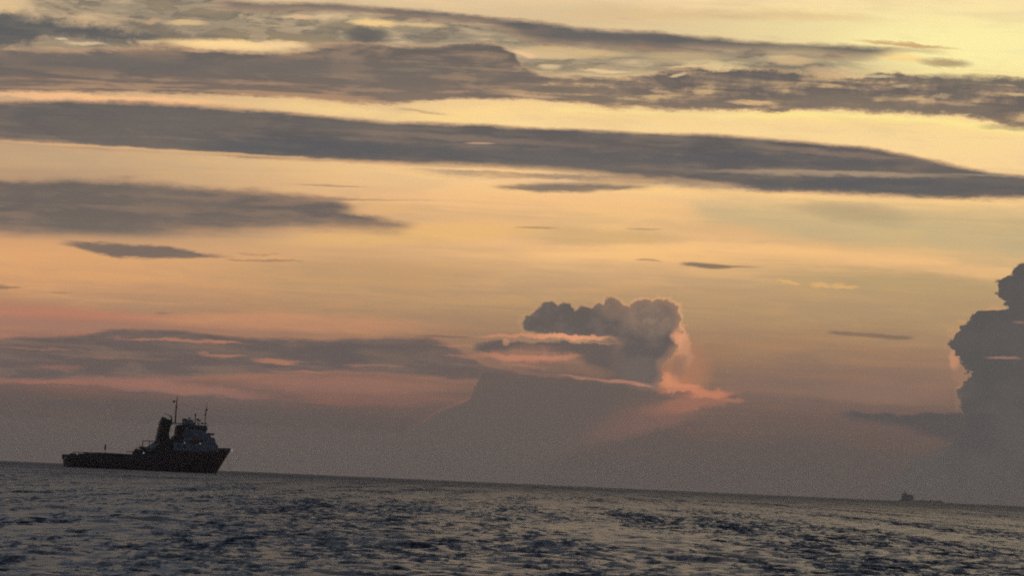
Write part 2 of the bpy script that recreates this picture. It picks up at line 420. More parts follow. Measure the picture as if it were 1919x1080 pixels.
# head
sh = billows([(997,607,19),(1018,602,26),(1045,608,26),(1075,610,28),(1105,610,30),(1140,608,34),(1165,615,34),(1030,584,21),(1062,588,23),(1092,596,26),(1122,592,22),(1148,580,19),(1168,600,25),(1206,590,28),(1240,596,36),(1244,632,36),(1215,640,52),(1190,680,50),(1130,650,34),(1212,700,32),(1150,690,36)]) + rough
headcut = ss(V + wf*4 - edge([(900,626),(980,622),(1040,628),(1100,634),(1150,637),(1175,650),(1240,700)], U), -1, 3)
lobe = ss(U, uv(1110,600)[0], uv(1180,600)[0])
headm = ss(sh, -1.5, 3.5)*vmax(headcut, lobe)
rimh = ss(sh, -7, 0)*ss(sh, 2, 14, 1, 0)*ss(U, uv(990,600)[0], uv(1290,600)[0], .25, 1)*ss(V, uv(1200,690)[1], uv(1200,640)[1])*ss(pf2+pf*.4, -.3, .2, .35, 1)
lay(rimh, (222,166,118), .75)
c = mixc(ss(pf2+pf*.5, -.3, .3), srgb(98,91,88), srgb(110,99,94))
c = mixc(blob(1220,597,70,44,0)*.9, c, mixc(ss(pf, -.25, .25), srgb(126,108,97), srgb(142,120,104)))
c = mixc(blob(1150,578,32,26,0)*.7, c, srgb(132,110,96))
c = mixc(ss(sh, 3, 18, 1, 0)*ss(U, uv(1050,600)[0], uv(1290,600)[0])*.6, c, srgb(162,126,104))
col = mixc(headm*.97, col, c)
lay(blob(1278,640,17,34,-12,v=V+pf*16,u=U+pf*18), (226,160,118), .95)
lay(blob(1284,662,16,40,4,v=V+pf*16,u=U+pf*18), (190,138,108), .75)
lay(blob(1264,632,12,14,0,v=V+pf*10), (214,152,114), .7)
lay(blob(1272,690,18,34,18,v=V+pf*10), (150,114,98), .7)
stage('arm_reaching_left')
# arm reaching left
arm = band([(880,655),(890,645),(915,639),(950,638),(985,643),(1020,641),(1100,640),(1180,642)],[(880,656),(890,664),(930,662),(1000,655),(1060,668),(1110,690),(1180,716)], 4, 12, V+pf*9+wf*3)
lay(arm, (102,92,88), .95)
lay(blob(918,653,40,13,0,v=V+pf*8,u=U+pf*8), (104,93,89), 1.0)
lay(blob(1010,650,110,11,2,v=V+pf*8), (108,94,90), .8)
lay(blob(1000,668,110,16,2,v=V+pf*10), (156,112,96), .6)
for (x, y, rx, ry, t, rgb, k) in ((1060,631,110,5.5,2,(226,156,118),1.0),(960,630,90,4,0,(204,140,108),.8),(1130,643,40,2.5,2,(176,128,106),.6),(948,641,9,8,0,(206,146,114),.55),
        (975,672,90,8,4,(192,130,105),.9),(1040,671,60,6,-2,(192,132,107),.75),(985,686,60,5,5,(170,120,102),.7),(880,668,60,5,3,(176,120,100),.5),(1000,652,60,8,0,(150,112,96),.4)):
    lay(blob(x, y, rx, ry, t, v=V+pf*7+wf*4), rgb, k)
lay(blob(1070,690,110,12,8), (130,102,92), .6)
# the dark bank under it, melting down into the haze
tb = edge([(760,810),(800,788),(830,768),(862,757),(880,748),(889,735),(895,712),(905,697),(960,694),(1040,698),(1120,712),(1200,722),(1240,732),(1290,742),(1330,738),(1345,744)], U + pf*16 + pf2*12)
bb = edge([(760,980),(960,960),(1040,890),(1100,836),(1160,792),(1230,764),(1300,750),(1345,746)], U)
vb = V + pf*11 + pf2*6
sb = tb - vb
bank = ss(sb, ss(U, uv(880,720)[0], uv(940,700)[0], -3, -16), ss(U, uv(880,720)[0], uv(940,700)[0], 5, 16))*ss(V-bb+wl*12+pf2*10, -50, 80)
lay(ss(sb,-7,0)*ss(sb,1,9,1,0)*ss(U,uv(740,760)[0],uv(860,760)[0])*ss(U,uv(860,760)[0],uv(930,760)[0],1,0), (170,116,98), .22)
lay(bank, (101,91,87), .86)
lay(blob(1320,737,60,9,6,v=V+pf*10), (206,132,100), .7)
lay(blob(1270,738,40,5,0,v=V+pf*9), (126,98,90), .8)
for (x, y, rx, ry, t, rgb, k) in ((1010,702,80,5,6,(140,108,97),.5),(1085,708,46,3.5,6,(176,126,107),.7),(1165,717,70,5,6,(182,128,108),.8),(1205,723,24,3,6,(190,134,114),.7),(1275,723,50,5,4,(208,138,106),.85)):
    lay(blob(x, y, rx, ry, t, v=V+wf*4+pf*3), rgb, k)

stage('tower_at_the_right')
# tower at the right edge
Lpts = [(2100,380),(1990,440),(1925,484),(1906,500),(1886,515),(1868,530),(1864,545),(1874,560),(1884,574),(1850,583),(1822,590),(1812,600),(1798,613),(1781,636),(1777,650),(1790,663),
        (1798,680),(1812,700),(1808,722),(1794,742),(1789,758),(1800,772),(1815,800),(1780,830),(1740,850),(1690,880),(1650,930)]
Lq = []
for p in Lpts:
    u_, v_ = uv(*p); Lq.append((v_, u_))
stt = U - curve(V + pf2*6, Lq) + pf*27 + pf2*8
tm = ss(stt, -2, 3)
lowf = ss(V, 90, 210)
rt = ss(stt, -12, 0)*ss(stt, 1, 9, 1, 0)
lay(rt*lowf*ss(wm, -.1, .3, .25, 1), (206,156,114), .5)
lay(blob(1787,675,13,24,-10,v=V+pf*10,u=U+pf*10), (200,142,110), .8)
lay(blob(1800,704,22,20,0,v=V+pf*14), (158,120,98), .7)
lay(blob(1855,585,28,10,-20,v=V+pf*9), (206,154,112), .6)
lay(blob(1802,604,16,6,0,v=V+pf*9), (206,150,110), .6)
c = mixc(ss(pf2+pf*.4, -.3, .3), srgb(90,86,84), srgb(94,89,86))
soft = ss(V, -60, 70)
col = mixc(ss(stt, -2-0.0, 4)*soft, col, c)
col = mixc(ss(stt, -160, 160)*(1.0-soft)*.75, col, srgb(91,84,82))
lay(blob(1880,671,44,3.5,2,v=V+wf*5), (158,120,106), .8)
lay(blob(1912,605,18,4,2,v=V+wf*4), (140,112,100), .6)
# its low arm
lay(blob(1660,738,170,28,2), (142,113,98), .6)
dO = band([(1555,774),(1590,771),(1640,775),(1700,777),(1740,774),(1890,776)],[(1555,776),(1590,786),(1640,795),(1700,806),(1740,820),(1820,850),(1890,880)], 4, 14, V+pf*6+wf*3)
lay(dO, (89,84,83), .95)
lay(blob(1700,835,110,22,10), (104,90,84), .5)

close_stage()
FRAME_SKY = col
# ---- the sky outside the sunset quarter: dim blue-grey cloud cover, darker away from the sun
hn = noise(DX*(1.0/vmax(DZ+.12,.05))*1.3, DY*(1.0/vmax(DZ+.12,.05))*1.3, 5, .6, 8)
high = mixc(ss(hn, -.2, .2), (.070,.092,.130,1), (.200,.222,.265,1))
back = mixc(ss(DZ, 0, .5), (.014,.017,.026,1), (.036,.044,.064,1))
gen = mixc(ss(DY, -.35, .75), back, high)
side = mixc(ss(DZ, .0, .22), srgb(92,84,82), srgb(112,116,122))
gen = mixc(ss(DZ, .12, .30, 1, 0)*ss(DY, .2, .9), gen, side)
inside = ss(DZ, .135, .20, 1, 0)*ss(DY, .90, .975)
final = mixc(inside, gen, FRAME_SKY)
final = mixc(ss(DZ, -.02, -.002, 1, 0), final, (.03,.035,.04,1))
SUN_EL, SUN_AZ = 9.0, 11.0       # behind the cloud decks, above and right of the picture
sky = nt.nodes.new('ShaderNodeTexSky'); sky.sky_type = 'NISHITA'; sky.sun_disc = False
sky.sun_elevation = R(SUN_EL); sky.sun_rotation = R(SUN_AZ); sky.dust_density = 4; sky.air_density = 1.5
bg = nt.nodes.new('ShaderNodeBackground'); put(nt, bg.inputs[0], final); bg.inputs[1].default_value = 1.0
bg2 = nt.nodes.new('ShaderNodeBackground'); nt.links.new(sky.outputs[0], bg2.inputs[0]); bg2.inputs[1].default_value = 0.0
NISH = ss(DZ, .16, .5)*.006
put(nt, bg2.inputs[1], NISH)
ad = nt.nodes.new('ShaderNodeAddShader'); wo = nt.nodes.new('ShaderNodeOutputWorld')
nt.links.new(bg.outputs[0], ad.inputs[0]); nt.links.new(bg2.outputs[0], ad.inputs[1]); nt.links.new(ad.outputs[0], wo.inputs[0])

# ------------------------------------------------------------------ sun, veiled by cloud
sl = bpy.data.lights.new("sun", 'SUN'); sl.energy = 0.03; sl.angle = R(25); sl.color = (1,.72,.45)
so = bpy.data.objects.new("sun", sl); COL.objects.link(so)
sd = Vector((math.sin(R(SUN_AZ))*math.cos(R(SUN_EL)), math.cos(R(SUN_AZ))*math.cos(R(SUN_EL)), math.sin(R(SUN_EL))))
so.rotation_euler = sd.to_track_quat('Z', 'Y').to_euler()

# ------------------------------------------------------------------ materials
def mat(name, rgb, rough=.6, metal=0.0, spot=.25, scale=1.2, emit=None):
    mt = bpy.data.materials.new(name); mt.use_nodes = True
    t = mt.node_tree; b = t.nodes['Principled BSDF']
    b.inputs['Roughness'].default_value = rough; b.inputs['Metallic'].default_value = metal
    tc2 = t.nodes.new('ShaderNodeTexCoord'); n = t.nodes.new('ShaderNodeTexNoise')
    n.inputs['Scale'].default_value = scale; n.inputs['Detail'].default_value = 5
    t.links.new(tc2.outputs['Object'], n.inputs['Vector'])
    mx = t.nodes.new('ShaderNodeMix'); mx.data_type = 'RGBA'
    mr = t.nodes.new('ShaderNodeMapRange'); mr.inputs[1].default_value = .42; mr.inputs[2].default_value = .68
    t.links.new(n.outputs['Fac'], mr.inputs[0]); t.links.new(mr.outputs[0], mx.inputs[0])
    mx.inputs[6].default_value = (*rgb, 1)
    mx.inputs[7].default_value = (rgb[0]*(1-spot)+.02*spot, rgb[1]*(1-spot)*.92, rgb[2]*(1-spot)*.85, 1)
    t.links.new(mx.outputs[2], b.inputs['Base Color'])
    if emit:
        b.inputs['Emission Color'].default_value = (*emit[0], 1); b.inputs['Emission Strength'].default_value = emit[1]
    return mt
HULL = mat('hull_paint', (.14,.045,.06), .55, spot=.4, scale=.35)
BLACK = mat('black_paint', (.05,.045,.05), .6)
WHITE = mat('white_paint', (.44,.49,.58), .5, spot=.3, scale=.6)
RED = mat('red_oxide', (.20,.045,.035), .6, spot=.4)
STEEL = mat('dark_steel', (.05,.05,.055), .5)
DECKM = mat('deck_planks', (.07,.05,.04), .8)
GLASS = mat('dark_glass', (.01,.012,.015), .08)
ORANGE = mat('lifeboat_orange', (.5,.12,.03), .5)
LAMP = mat('lamp_glass', (.8,.75,.75), .3, emit=((1,.84,.86), .22))
GREYS = mat('far_ship_grey', (.34,.37,.38), .7)

# ------------------------------------------------------------------ mesh building
class MB:
    def __init__(s): s.bm = bmesh.new()
    def box(s, x0, x1, y0, y1, z0, z1, bev=0.0):
        vs = [s.bm.verts.new(p) for p in ((x0,y0,z0),(x1,y0,z0),(x1,y1,z0),(x0,y1,z0),(x0,y0,z1),(x1,y0,z1),(x1,y1,z1),(x0,y1,z1))]
        fs = [s.bm.faces.new([vs[i] for i in f]) for f in ((3,2,1,0),(4,5,6,7),(0,1,5,4),(1,2,6,5),(2,3,7,6),(3,0,4,7))]
        if bev:
            es = {e for f in fs for e in f.edges}
            bmesh.ops.bevel(s.bm, geom=list(es), offset=bev, segments=2, profile=.5, affect='EDGES')
        return s
    def prism(s, poly, y0, y1, taper=1.0, bev=0.0):      # side-view outline (x, z) given width
        A = [s.bm.verts.new((x, y0*(taper if i in s.tp(poly) else 1), z)) for i, (x, z) in enumerate(poly)]
        B = [s.bm.verts.new((x, y1*(taper if i in s.tp(poly) else 1), z)) for i, (x, z) in enumerate(poly)]
        n = len(poly); fs = [s.bm.faces.new(A), s.bm.faces.new(B[::-1])]
        for i in range(n): fs.append(s.bm.faces.new((A[i], B[i], B[(i+1)%n], A[(i+1)%n])))
        if bev:
            es = {e for f in fs for e in f.edges}
            bmesh.ops.bevel(s.bm, geom=list(es), offset=bev, segments=2, profile=.5, affect='EDGES')
        return s
    def tp(s, poly):
        zm = sum(p[1] for p in poly)/len(poly); return [i for i, p in enumerate(poly) if p[1] > zm]
    def tube(s, p, q, r0, r1=None, seg=10):
        p, q = Vector(p), Vector(q); r1 = r0 if r1 is None else r1
        z = (q-p).normalized(); x = z.orthogonal().normalized(); y = z.cross(x)
        A = [s.bm.verts.new(p + (x*math.cos(t)+y*math.sin(t))*r0) for t in [2*math.pi*i/seg for i in range(seg)]]
        B = [s.bm.verts.new(q + (x*math.cos(t)+y*math.sin(t))*r1) for t in [2*math.pi*i/seg for i in range(seg)]]
        s.bm.faces.new(A[::-1]); s.bm.faces.new(B)
        for i in range(seg): s.bm.faces.new((A[i], A[(i+1)%seg], B[(i+1)%seg], B[i]))
        return s
    def ball(s, c, r, sz=1.0):
        ret = bmesh.ops.create_uvsphere(s.bm, u_segments=14, v_segments=9, radius=r)
        for v in ret['verts']: v.co = Vector((v.co.x, v.co.y, v.co.z*sz)) + Vector(c)
        return s
    def torus(s, c, R_, r_, axis='Y', seg=18, sub=8):
        rings = []
        for i in range(seg):
            t = 2*math.pi*i/seg; ring = []
            for j in range(sub):
                p = 2*math.pi*j/sub; rr = R_+r_*math.cos(p)
                v = (rr*math.cos(t), r_*math.sin(p), rr*math.sin(t))
                ring.append(s.bm.verts.new(Vector(c)+Vector(v)))
            rings.append(ring)
        for i in range(seg):
            for j in range(sub):
                s.bm.faces.new((rings[i][j], rings[(i+1)%seg][j], rings[(i+1)%seg][(j+1)%sub], rings[i][(j+1)%sub]))
        return s
    def build(s, name, material, parent=None, smooth=False):
        bmesh.ops.recalc_face_normals(s.bm, faces=s.bm.faces[:])
        me = bpy.data.meshes.new(name); s.bm.to_mesh(me); s.bm.free()
        me.materials.append(material)
        if smooth:
            for p in me.polygons: p.use_smooth = True
        o = bpy.data.objects.new(name, me); COL.objects.link(o)
        if parent: o.parent = parent
        return o

def on_sea(x, r):                # point of the sea at bearing of picture column x (on the horizon), r metres off
    u_, _ = uv(x, 907.2 + (x-960)*.0446)
    b = math.atan(u_/F)
    return Vector((math.sin(b)*r, math.cos(b)*r, -r*r/(2*RE)))

# ------------------------------------------------------------------ the supply ship at anchor
def supply_ship():
    D = 1366.0
    root = bpy.data.objects.new('supply_ship', None); COL.objects.link(root)
    root['label'] = "dark red supply ship with white wheelhouse and two masts, large on the left"
    root['category'] = 'ship'
    head = R(18)
    L = 63.0
    p = on_sea(282, D)           # amidships
    b = math.atan2(p.x, p.y)
    th = head - b
    # the ship's origin is at the stern on the waterline
    root.location = p - Vector((math.cos(th)*L/2, math.sin(th)*L/2, 0)); root.rotation_euler = (0,0,th)
    # hull shell with bulwark: loft of sections
    NS, NZ = 60, 12
    def top(x):
        pts = [(0,4.5),(1.5,4.7),(6,4.6),(28,4.7),(31,5.6),(34,7.4),(40,7.8),(50,8.2),(56,8.7),(58,9.5),(61,9.7),(63,9.5)]
        return float(np.interp(x, [q[0] for q in pts], [q[1] for q in pts]))
    def stem(z): return 57.4 + max(z,-1.5)*.585
    bm = bmesh.new(); sides = []
    for sgn in (-1, 1):
        rows = []
        for i in range(NS+1):
            s_ = (i/NS); row = []
            zt = top(s_*L)
            for j in range(NZ+1):
                z = -1.8 + (zt+1.8)*j/NZ
                x = s_*stem(z) if s_ > .0 else 0.0
                fz = min(1, max(0, (z+1.8)/8))
                q = max(0, (s_-.55)/.45)
                hb = 7.0*(1 - q**(1.7+1.3*fz))**(.95-.35*fz)
                if q >= 1: hb = 0.0
                aft = 1 - .10*max(0, 1-s_*18)**2
                if z < .6: hb *= 1 - .05*(.6-z)
                x += -.9*fz*max(0, 1-s_*12)
                row.append(bm.verts.new((x, sgn*max(hb*aft, .02), z)))
            rows.append(row)
        for i in range(NS):
            for j in range(NZ):
                f = (rows[i][j], rows[i+1][j], rows[i+1][j+1], rows[i][j+1])
                bm.faces.new(f if sgn < 0 else f[::-1])
        sides.append(rows)
    for j in range(NZ-4): bm.faces.new((sides[0][0][j], sides[0][0][j+1], sides[1][0][j+1], sides[1][0][j]))
    bmesh.ops.remove_doubles(bm, verts=bm.verts[:], dist=.045)
    h = MB(); h.bm.free(); h.bm = bm
    hull = h.build('hull', HULL, root, smooth=True)
    so_ = hull.modifiers.new('plating', 'SOLIDIFY'); so_.thickness = .14; so_.offset = -1
    # rubbing strakes
    for sgn in (-1, 1):
        k = MB(); k.box(1, 36, sgn*7.02-.12, sgn*7.02+.12, 2.75, 3.1); k.build('rubbing_strake', BLACK, root)
    k = MB(); k.box(.3, 36, -6.75, 6.75, 2.9, 3.08); k.build('main_deck', DECKM, root)
    k = MB(); k.prism([(33.5,6.7),(33.5,6.9),(57,7.9),(57,7.7)], -5.5, 5.5); k.build('forecastle_deck', DECKM, root)
    k = MB(); k.box(33.3, 33.55, -6.6, 6.6, 3.08, 7.1); k.build('forecastle_bulkhead', WHITE, root)
    k = MB(); k.tube((-.7,-2.6,3.0), (-.7,2.6,3.0), .75, seg=20); k.build('stern_roller', STEEL, root, True)
    for sgn in (-1, 1):          # crash rails and hanging tyres along the cargo deck
        k = MB(); k.tube((3.0, sgn*6.1, 5.55), (9, sgn*6.1, 5.75), .13); k.tube((9, sgn*6.1, 5.75), (28, sgn*6.1, 5.6), .16)
        for x in np.arange(3.2, 28.3, 2.08): k.tube((x, sgn*6.1, 3.08), (x, sgn*6.1, 5.6), .09, seg=6)
        k.box(7.6, 27, sgn*6.1-.08, sgn*6.1+.08, 4.6, 5.5)
        k.build('cargo_rail', STEEL, root)
        k = MB(); k.box(-.9, 1.6, sgn*6.3-.35, sgn*6.3+.35, 3.0, 4.7, .15); k.build('stern_fender', BLACK, root)
        k = MB(); k.box(1.8, 4.2, sgn*5.6-.5, sgn*5.6+.5, 3.08, 5.2, .1); k.build('mooring_capstan_housing', RED, root)
    for x in (2.0, 5.5, 9.0, 12.5, 16.0, 19.5, 23.0):
        k = MB(); k.torus((x, -7.3, 2.1), .62, .24); k.build('tyre_fender', BLACK, root, True)
    # signal post over the after deck
    k = MB(); k.tube((13.6,0,3.08), (13.6,0,9.4), .09, .05); k.build('stern_post', STEEL, root)
    k = MB(); k.box(13.35, 13.85, -.25, .25, 7.0, 8.9, .1); k.build('post_lamp_box', STEEL, root)
    # towing winch and gear ahead of the cargo deck
    k = MB(); k.tube((29.5,-3.6,5.3), (29.5,3.6,5.3), 1.5, seg=22)
    for y in (-3.8,-.1,3.6): k.tube((29.5,y,5.3), (29.5,y+.2,5.3), 2.1, seg=22)
    k.build('towing_winch', RED, root, False)
    k = MB(); k.prism([(26.6,3.08),(27.0,6.6),(27.8,8.3),(29.0,8.7),(30.4,8.0),(31.0,6.8),(33.3,7.0),(33.3,3.08)], -4.6, -4.1); k.build('winch_frame', STEEL, root)
    k = MB(); k.prism([(26.9,3.08),(27.2,6.4),(28.2,7.9),(30.6,7.7),(33.3,7.2),(33.3,3.08)], 4.1, 4.6); k.build('winch_frame', STEEL, root)
    k = MB(); k.tube((26.2,-3,8.0),(28.6,-3,8.9),.14); k.tube((28.2,-3,7.9),(27.5,-3,9.4),.12); k.tube((28.6,-3,8.9),(30.6,-3,8.1),.16); k.box(27.6,29.6,-3.4,-2.6,7.8,8.8,.1); k.build('tugger_crane', RED, root)
    k = MB(); k.tube((21.8,-5.5,6.7),(28.2,-5.5,6.75),.13); k.tube((21.9,-5.5,5.6),(21.9,-5.5,6.7),.1); k.tube((25,-5.5,5.6),(25,-5.5,6.7),.08); k.build('hose_boom', STEEL, root)
    k = MB(); k.tube((30.9,-4,8.0),(30.9,-4,11.0),.16); k.tube((30.9,-4,11.0),(35.2,-4,11.05),.15); k.tube((30.9,4,8.0),(30.9,4,11.0),.16); k.tube((30.9,-4,11.0),(30.9,4,11.0),.14); k.tube((30.9,4,11),(35.2,4,11.05),.14)
    k.build('pipe_gantry', STEEL, root)
    k = MB(); k.prism([(31.2,7.0),(32.0,8.6),(33.6,9.2),(35.0,10.6),(37,11.2),(41,12.4),(44,12.9),(45.5,13.0),(45.5,6.8),(33.5,6.8)], -4.7, 4.7, bev=.08); k.build('winch_house', BLACK, root)
    # tall exhaust tower, stepped on its after side
    k = MB(); poly = [(35.0,9.8)]
    for i in range(9):
        z = 10.4+i*1.02; x = 35.0+(i+1)*.18
        poly += [(x-.05, z), (x+.22-.5, z+.25)]
    poly += [(36.7,19.6),(37.3,20.0),(37.8,19.5),(40.0,19.3),(40.3,18.2),(39.6,16.6),(39.2,14.6),(39.4,12.4),(40.0,10.4)]
    k.prism(poly, -1.5, 1.5)
    tower = k.build('exhaust_tower', BLACK, root)
    k = MB()
    for i in range(8):
        z = 10.7+i*1.05; x = 34.6+(i)*.20
        k.prism([(x,z),(x+.9,z+.05),(x+1.15,z+.85),(x+.35,z+.75)], -1.75, 1.75)
    k.build('louvre', RED, tower)
    for (x, y, h) in ((36.9,-.7,20.3),(36.9,.7,20.3),(38.2,0,20.0)):
        k = MB(); k.tube((x,y,19.2),(x,y,h),.26,seg=12); k.build('exhaust_pipe', BLACK, tower)
    k = MB(); k.tube((37.6,-.3,21.7),(39.2,-.3,20.9),.12); k.tube((39.2,-.3,20.9),(40.3,-.3,20.4),.16); k.tube((40.3,-.3,20.5),(40.4,-.3,18.9),.26); k.build('davit_arm', RED, root)
    for (z, x0, x1) in ((12.3,35.0,40.3),(15.0,35.5,40.2),(17.4,35.9,40.8)):
        k = MB(); k.box(x0, x1, -2.1, 2.1, z, z+.12)
        for x in np.arange(x0, x1+.1, (x1-x0)/5):
            for y in (-2.05, 2.05): k.tube((x,y,z),(x,y,z+1.0),.04,seg=5)
        for y in (-2.05, 2.05):
            for dz in (.5, 1.0): k.tube((x0,y,z+dz),(x1,y,z+dz),.04,seg=5)
        k.build('platform', STEEL, tower)
    k = MB()
    for y in (-1.75,-1.35): k.tube((38.4,y,10.5),(38.9,y,19.4),.05,seg=5)
    for i in range(20): k.tube((38.42+i*.025,-1.75,10.8+i*.44),(38.42+i*.025,-1.35,10.8+i*.44),.035,seg=5)
    k.build('ladder', STEEL, tower)
    k = MB(); k.tube((41.9,0,24.5),(57,0,14.0),.025,seg=5); k.tube((42.0,0,26.0),(53.8,0,23.0),.025,seg=5); k.tube((41.9,0,23.0),(31.5,0,11.5),.025,seg=5); k.build('stay_wires', STEEL, root)
    # bridge between tower and wheelhouse that carries the mainmast
    k = MB(); k.box(39.8,46,-1.1,1.1,17.95,18.3,.05); k.tube((42,0,17.95),(44.4,0,15.5),.12); k.build('mast_platform', BLACK, root)
    k = MB(); k.tube((41.9,0,18.3),(42.0,0,25.0),.30,.22); k.tube((42.0,0,25),(42.3,0,28.4),.2,.1)
    k.tube((40.9,0,26.2),(42.2,0,26.6),.12); k.box(40.6,41.3,-.25,.25,25.8,26.6,.05); k.tube((42.1,-1.6,24.6),(42.1,1.6,24.6),.07)
    k.tube((42.1,0,24.8),(44.6,0,18.4),.03,seg=5); k.tube((42.1,0,24.8),(39.6,0,19.6),.03,seg=5); k.build('mainmast', RED, root)
    # second stack, between tower and wheelhouse
    k = MB(); k.prism([(41.6,10.9),(40.6,11.4),(41.2,13.0),(42.3,13.7),(42.2,15.0),(42.5,16.9),(43.2,17.5),(45.2,17.6),(45.2,10.9)], -1.6, 1.6, bev=.06); fun = k.build('funnel', RED, root)
    k = MB(); k.box(42.45,45.15,-1.68,1.68,16.2,17.1); k.build('funnel_band', BLACK, fun)
    # superstructure
    k = MB(); k.prism([(40,8.0),(40,10.8),(56.6,10.8),(57.9,8.0)], -5.4, 5.4, bev=.05); h1 = k.build('lower_deckhouse', WHITE, root)
    k = MB(); k.prism([(44,10.85),(44,13.0),(55.6,13.0),(56.6,10.85)], -4.9, 4.9, bev=.05); h2 = k.build('middle_deckhouse', WHITE, root)
    k = MB(); k.prism([(44.6,13.05),(44.6,15.0),(53.9,15.0),(55.0,13.05)], -4.6, 4.6, bev=.05); h3 = k.build('upper_deckhouse', WHITE, root)
    k = MB(); k.prism([(45,15.05),(45.2,17.5),(52.9,17.5),(53.4,16.6),(52.7,15.05)], -4.3, 4.3, bev=.05); wh = k.build('wheelhouse', WHITE, root)
    k = MB(); k.box(44.7,53.5,-4.6,4.6,17.52,17.76,.04); k.build('roof', BLACK, wh)
    k = MB(); k.prism([(45.2,17.8),(45.1,19.2),(45.5,19.9),(46.1,19.4),(48.2,19.4),(49.3,18.2),(49.6,17.8)], -1.5, 1.5, bev=.05); cp = k.build('monkey_island', WHITE, root)
    k = MB(); k.prism([(45.0,19.35),(45.3,20.1),(45.9,19.9),(46.2,19.65),(48.4,19.62),(48.5,19.42)], -1.6, 1.6); k.build('cap', BLACK, cp)
    for i in (0,1,2,3,4,5):           # wheelhouse windows on the near side, and across the front
        k = MB(); x = 46+i*1.1; k.box(x, x+.85, -4.36, -4.26, 16.1, 17.1); k.build('window', GLASS, wh)
    for y in (-3.4,-2.0,-.6,.8,2.2):
        k = MB(); k.prism([(52.95,15.75),(53.3,16.55),(53.42,16.5),(53.07,15.7)], y, y+1.1); k.build('window', GLASS, wh)
    for i in (0,2,3):
        k = MB(); x = 46.2+i*1.7; k.tube((x,-4.65,14.1),(x,-4.56,14.1),.26,seg=14); k.build('porthole', GLASS, h3)
    for i in (0,1,4):
        k = MB(); x = 45.4+i*1.8; k.tube((x,-4.95,12.0),(x,-4.86,12.0),.26,seg=14); k.build('porthole', GLASS, h2)
    for i in (0,1,4,6):
        k = MB(); x = 42+i*2.05; k.tube((x,-5.45,9.7),(x,-5.36,9.7),.26,seg=14); k.build('porthole', GLASS, h1)
    k = MB(); k.box(48.9,49.7,-4.97,-4.87,10.95,12.7); k.build('door', BLACK, h2)
    k = MB(); k.box(53.4,56.0,-4.7,4.7,14.3,15.0,.1); k.build('bridge_wing', BLACK, root)
    k = MB(); k.prism([(55.6,12.6),(56.3,13.4),(56.9,12.7),(57.0,11.5),(58.2,10.2),(58.0,9.0),(55.6,9.0)], -3.2, 3.2, bev=.05); k.build('windlass_platform', STEEL, root)
    for (x0, x1, y, z) in ((44.2,52.8,-4.5,17.76),(44.6,55.0,-4.85,13.0),(41,56.4,-5.35,10.82)):
        k = MB()
        for dz in (.5, 1.0): k.tube((x0,y,z+dz),(x1,y,z+dz),.035,seg=5)
        for x in np.arange(x0, x1+.1, 1.3): k.tube((x,y,z),(x,y,z+1.0),.035,seg=5)
        k.build('deck_railing', WHITE, root)
    k = MB(); k.prism([(46.6,11.3),(46.3,12.0),(46.9,12.3),(50.7,12.3),(51.3,12.0),(50.8,11.3)], -6.1, -5.1, bev=.15); k.build('rescue_boat', ORANGE, root)
    # small mast, radar and aerials on the wheelhouse roof
    k = MB(); k.tube((49.7,0,17.8),(49.7,0,21.6),.22,.18); k.ball((49.7,0,21.7),.38); k.build('light_mast', STEEL, root)
    k = MB(); k.tube((51.3,0,17.76),(51.3,0,19.5),.14); k.box(50.2,52.2,-.15,.15,19.5,19.85,.05); k.ball((51.0,.9,20.0),.4); k.tube((51.0,.9,17.8),(51.0,.9,19.7),.1)
    k.box(52.2,52.9,-.5,.5,18.2,18.9,.1); k.build('radar_scanner', STEEL, root)
    k = MB(); k.tube((47.7,-1,19.6),(47.7,-1,20.9),.04,seg=5); k.build('aerial', STEEL, root)
    k = MB(); k.ball((47.5,.6,20.2),.42); k.tube((47.5,.6,19.5),(47.5,.6,20.1),.1); k.build('satellite_dome', WHITE, root, True)
    k = MB(); k.tube((53.4,0,15.0),(53.7,0,22.0),.16,.14); k.tube((53.7,0,22.0),(54.0,0,25.0),.15,.08); k.tube((54,0,25),(54.0,0,26.6),.05,.03)
    k.box(53.6,54.3,-.3,.3,23.4,24.1,.1); k.box(53.35,53.85,-.3,.3,21.5,22.1,.08); k.box(53.6,54.2,-.25,.25,18.2,18.8,.08); k.tube((53.8,-1.4,22.8),(53.8,1.4,22.8),.06); k.build('foremast', RED, root)
    # bow gear
    k = MB(); k.tube((59.2,-1.6,8.3),(59.2,1.6,8.3),.7,seg=16); k.box(58.4,60,-2.1,2.1,8.0,8.6,.05); k.build('windlass', BLACK, root)
    k = MB(); k.tube((62.6,0,9.2),(62.85,0,9.7),.06); k.ball((63.2,0,8.95),.42,1.3); k.build('bow_lamp', LAMP, root, True)
    for (x, y, z, r_) in ((28.6,-4.75,6.5,.30),(44.3,-4.95,10.9,.22),(50.3,-5.4,10.9,.24)):
        k = MB(); k.ball((x,y,z),r_); k.build('deck_lamp', LAMP, root, True)
    k = MB()
    pts = [Vector((61.4,-.5,5.6)), Vector((61.9,-.6,3.6)), Vector((62.8,-.7,1.6)), Vector((64.2,-.8,-.6))]
    for p0, p1 in zip(pts[:-1], pts[1:]): k.tube(p0, p1, .045, seg=6)
    k.build('anchor_chain', STEEL, root)
    return root
ship = supply_ship()
AFT = {'hull','main_deck','rubbing_strake','stern_roller','cargo_rail','stern_fender','mooring_capstan_housing','tyre_fender','stern_post','post_lamp_box','forecastle_deck',
       'forecastle_bulkhead','windlass','bow_lamp','anchor_chain'}
for ch in ship.children:
    if ch.name.split('.')[0] not in AFT: ch.location.x -= 1.6

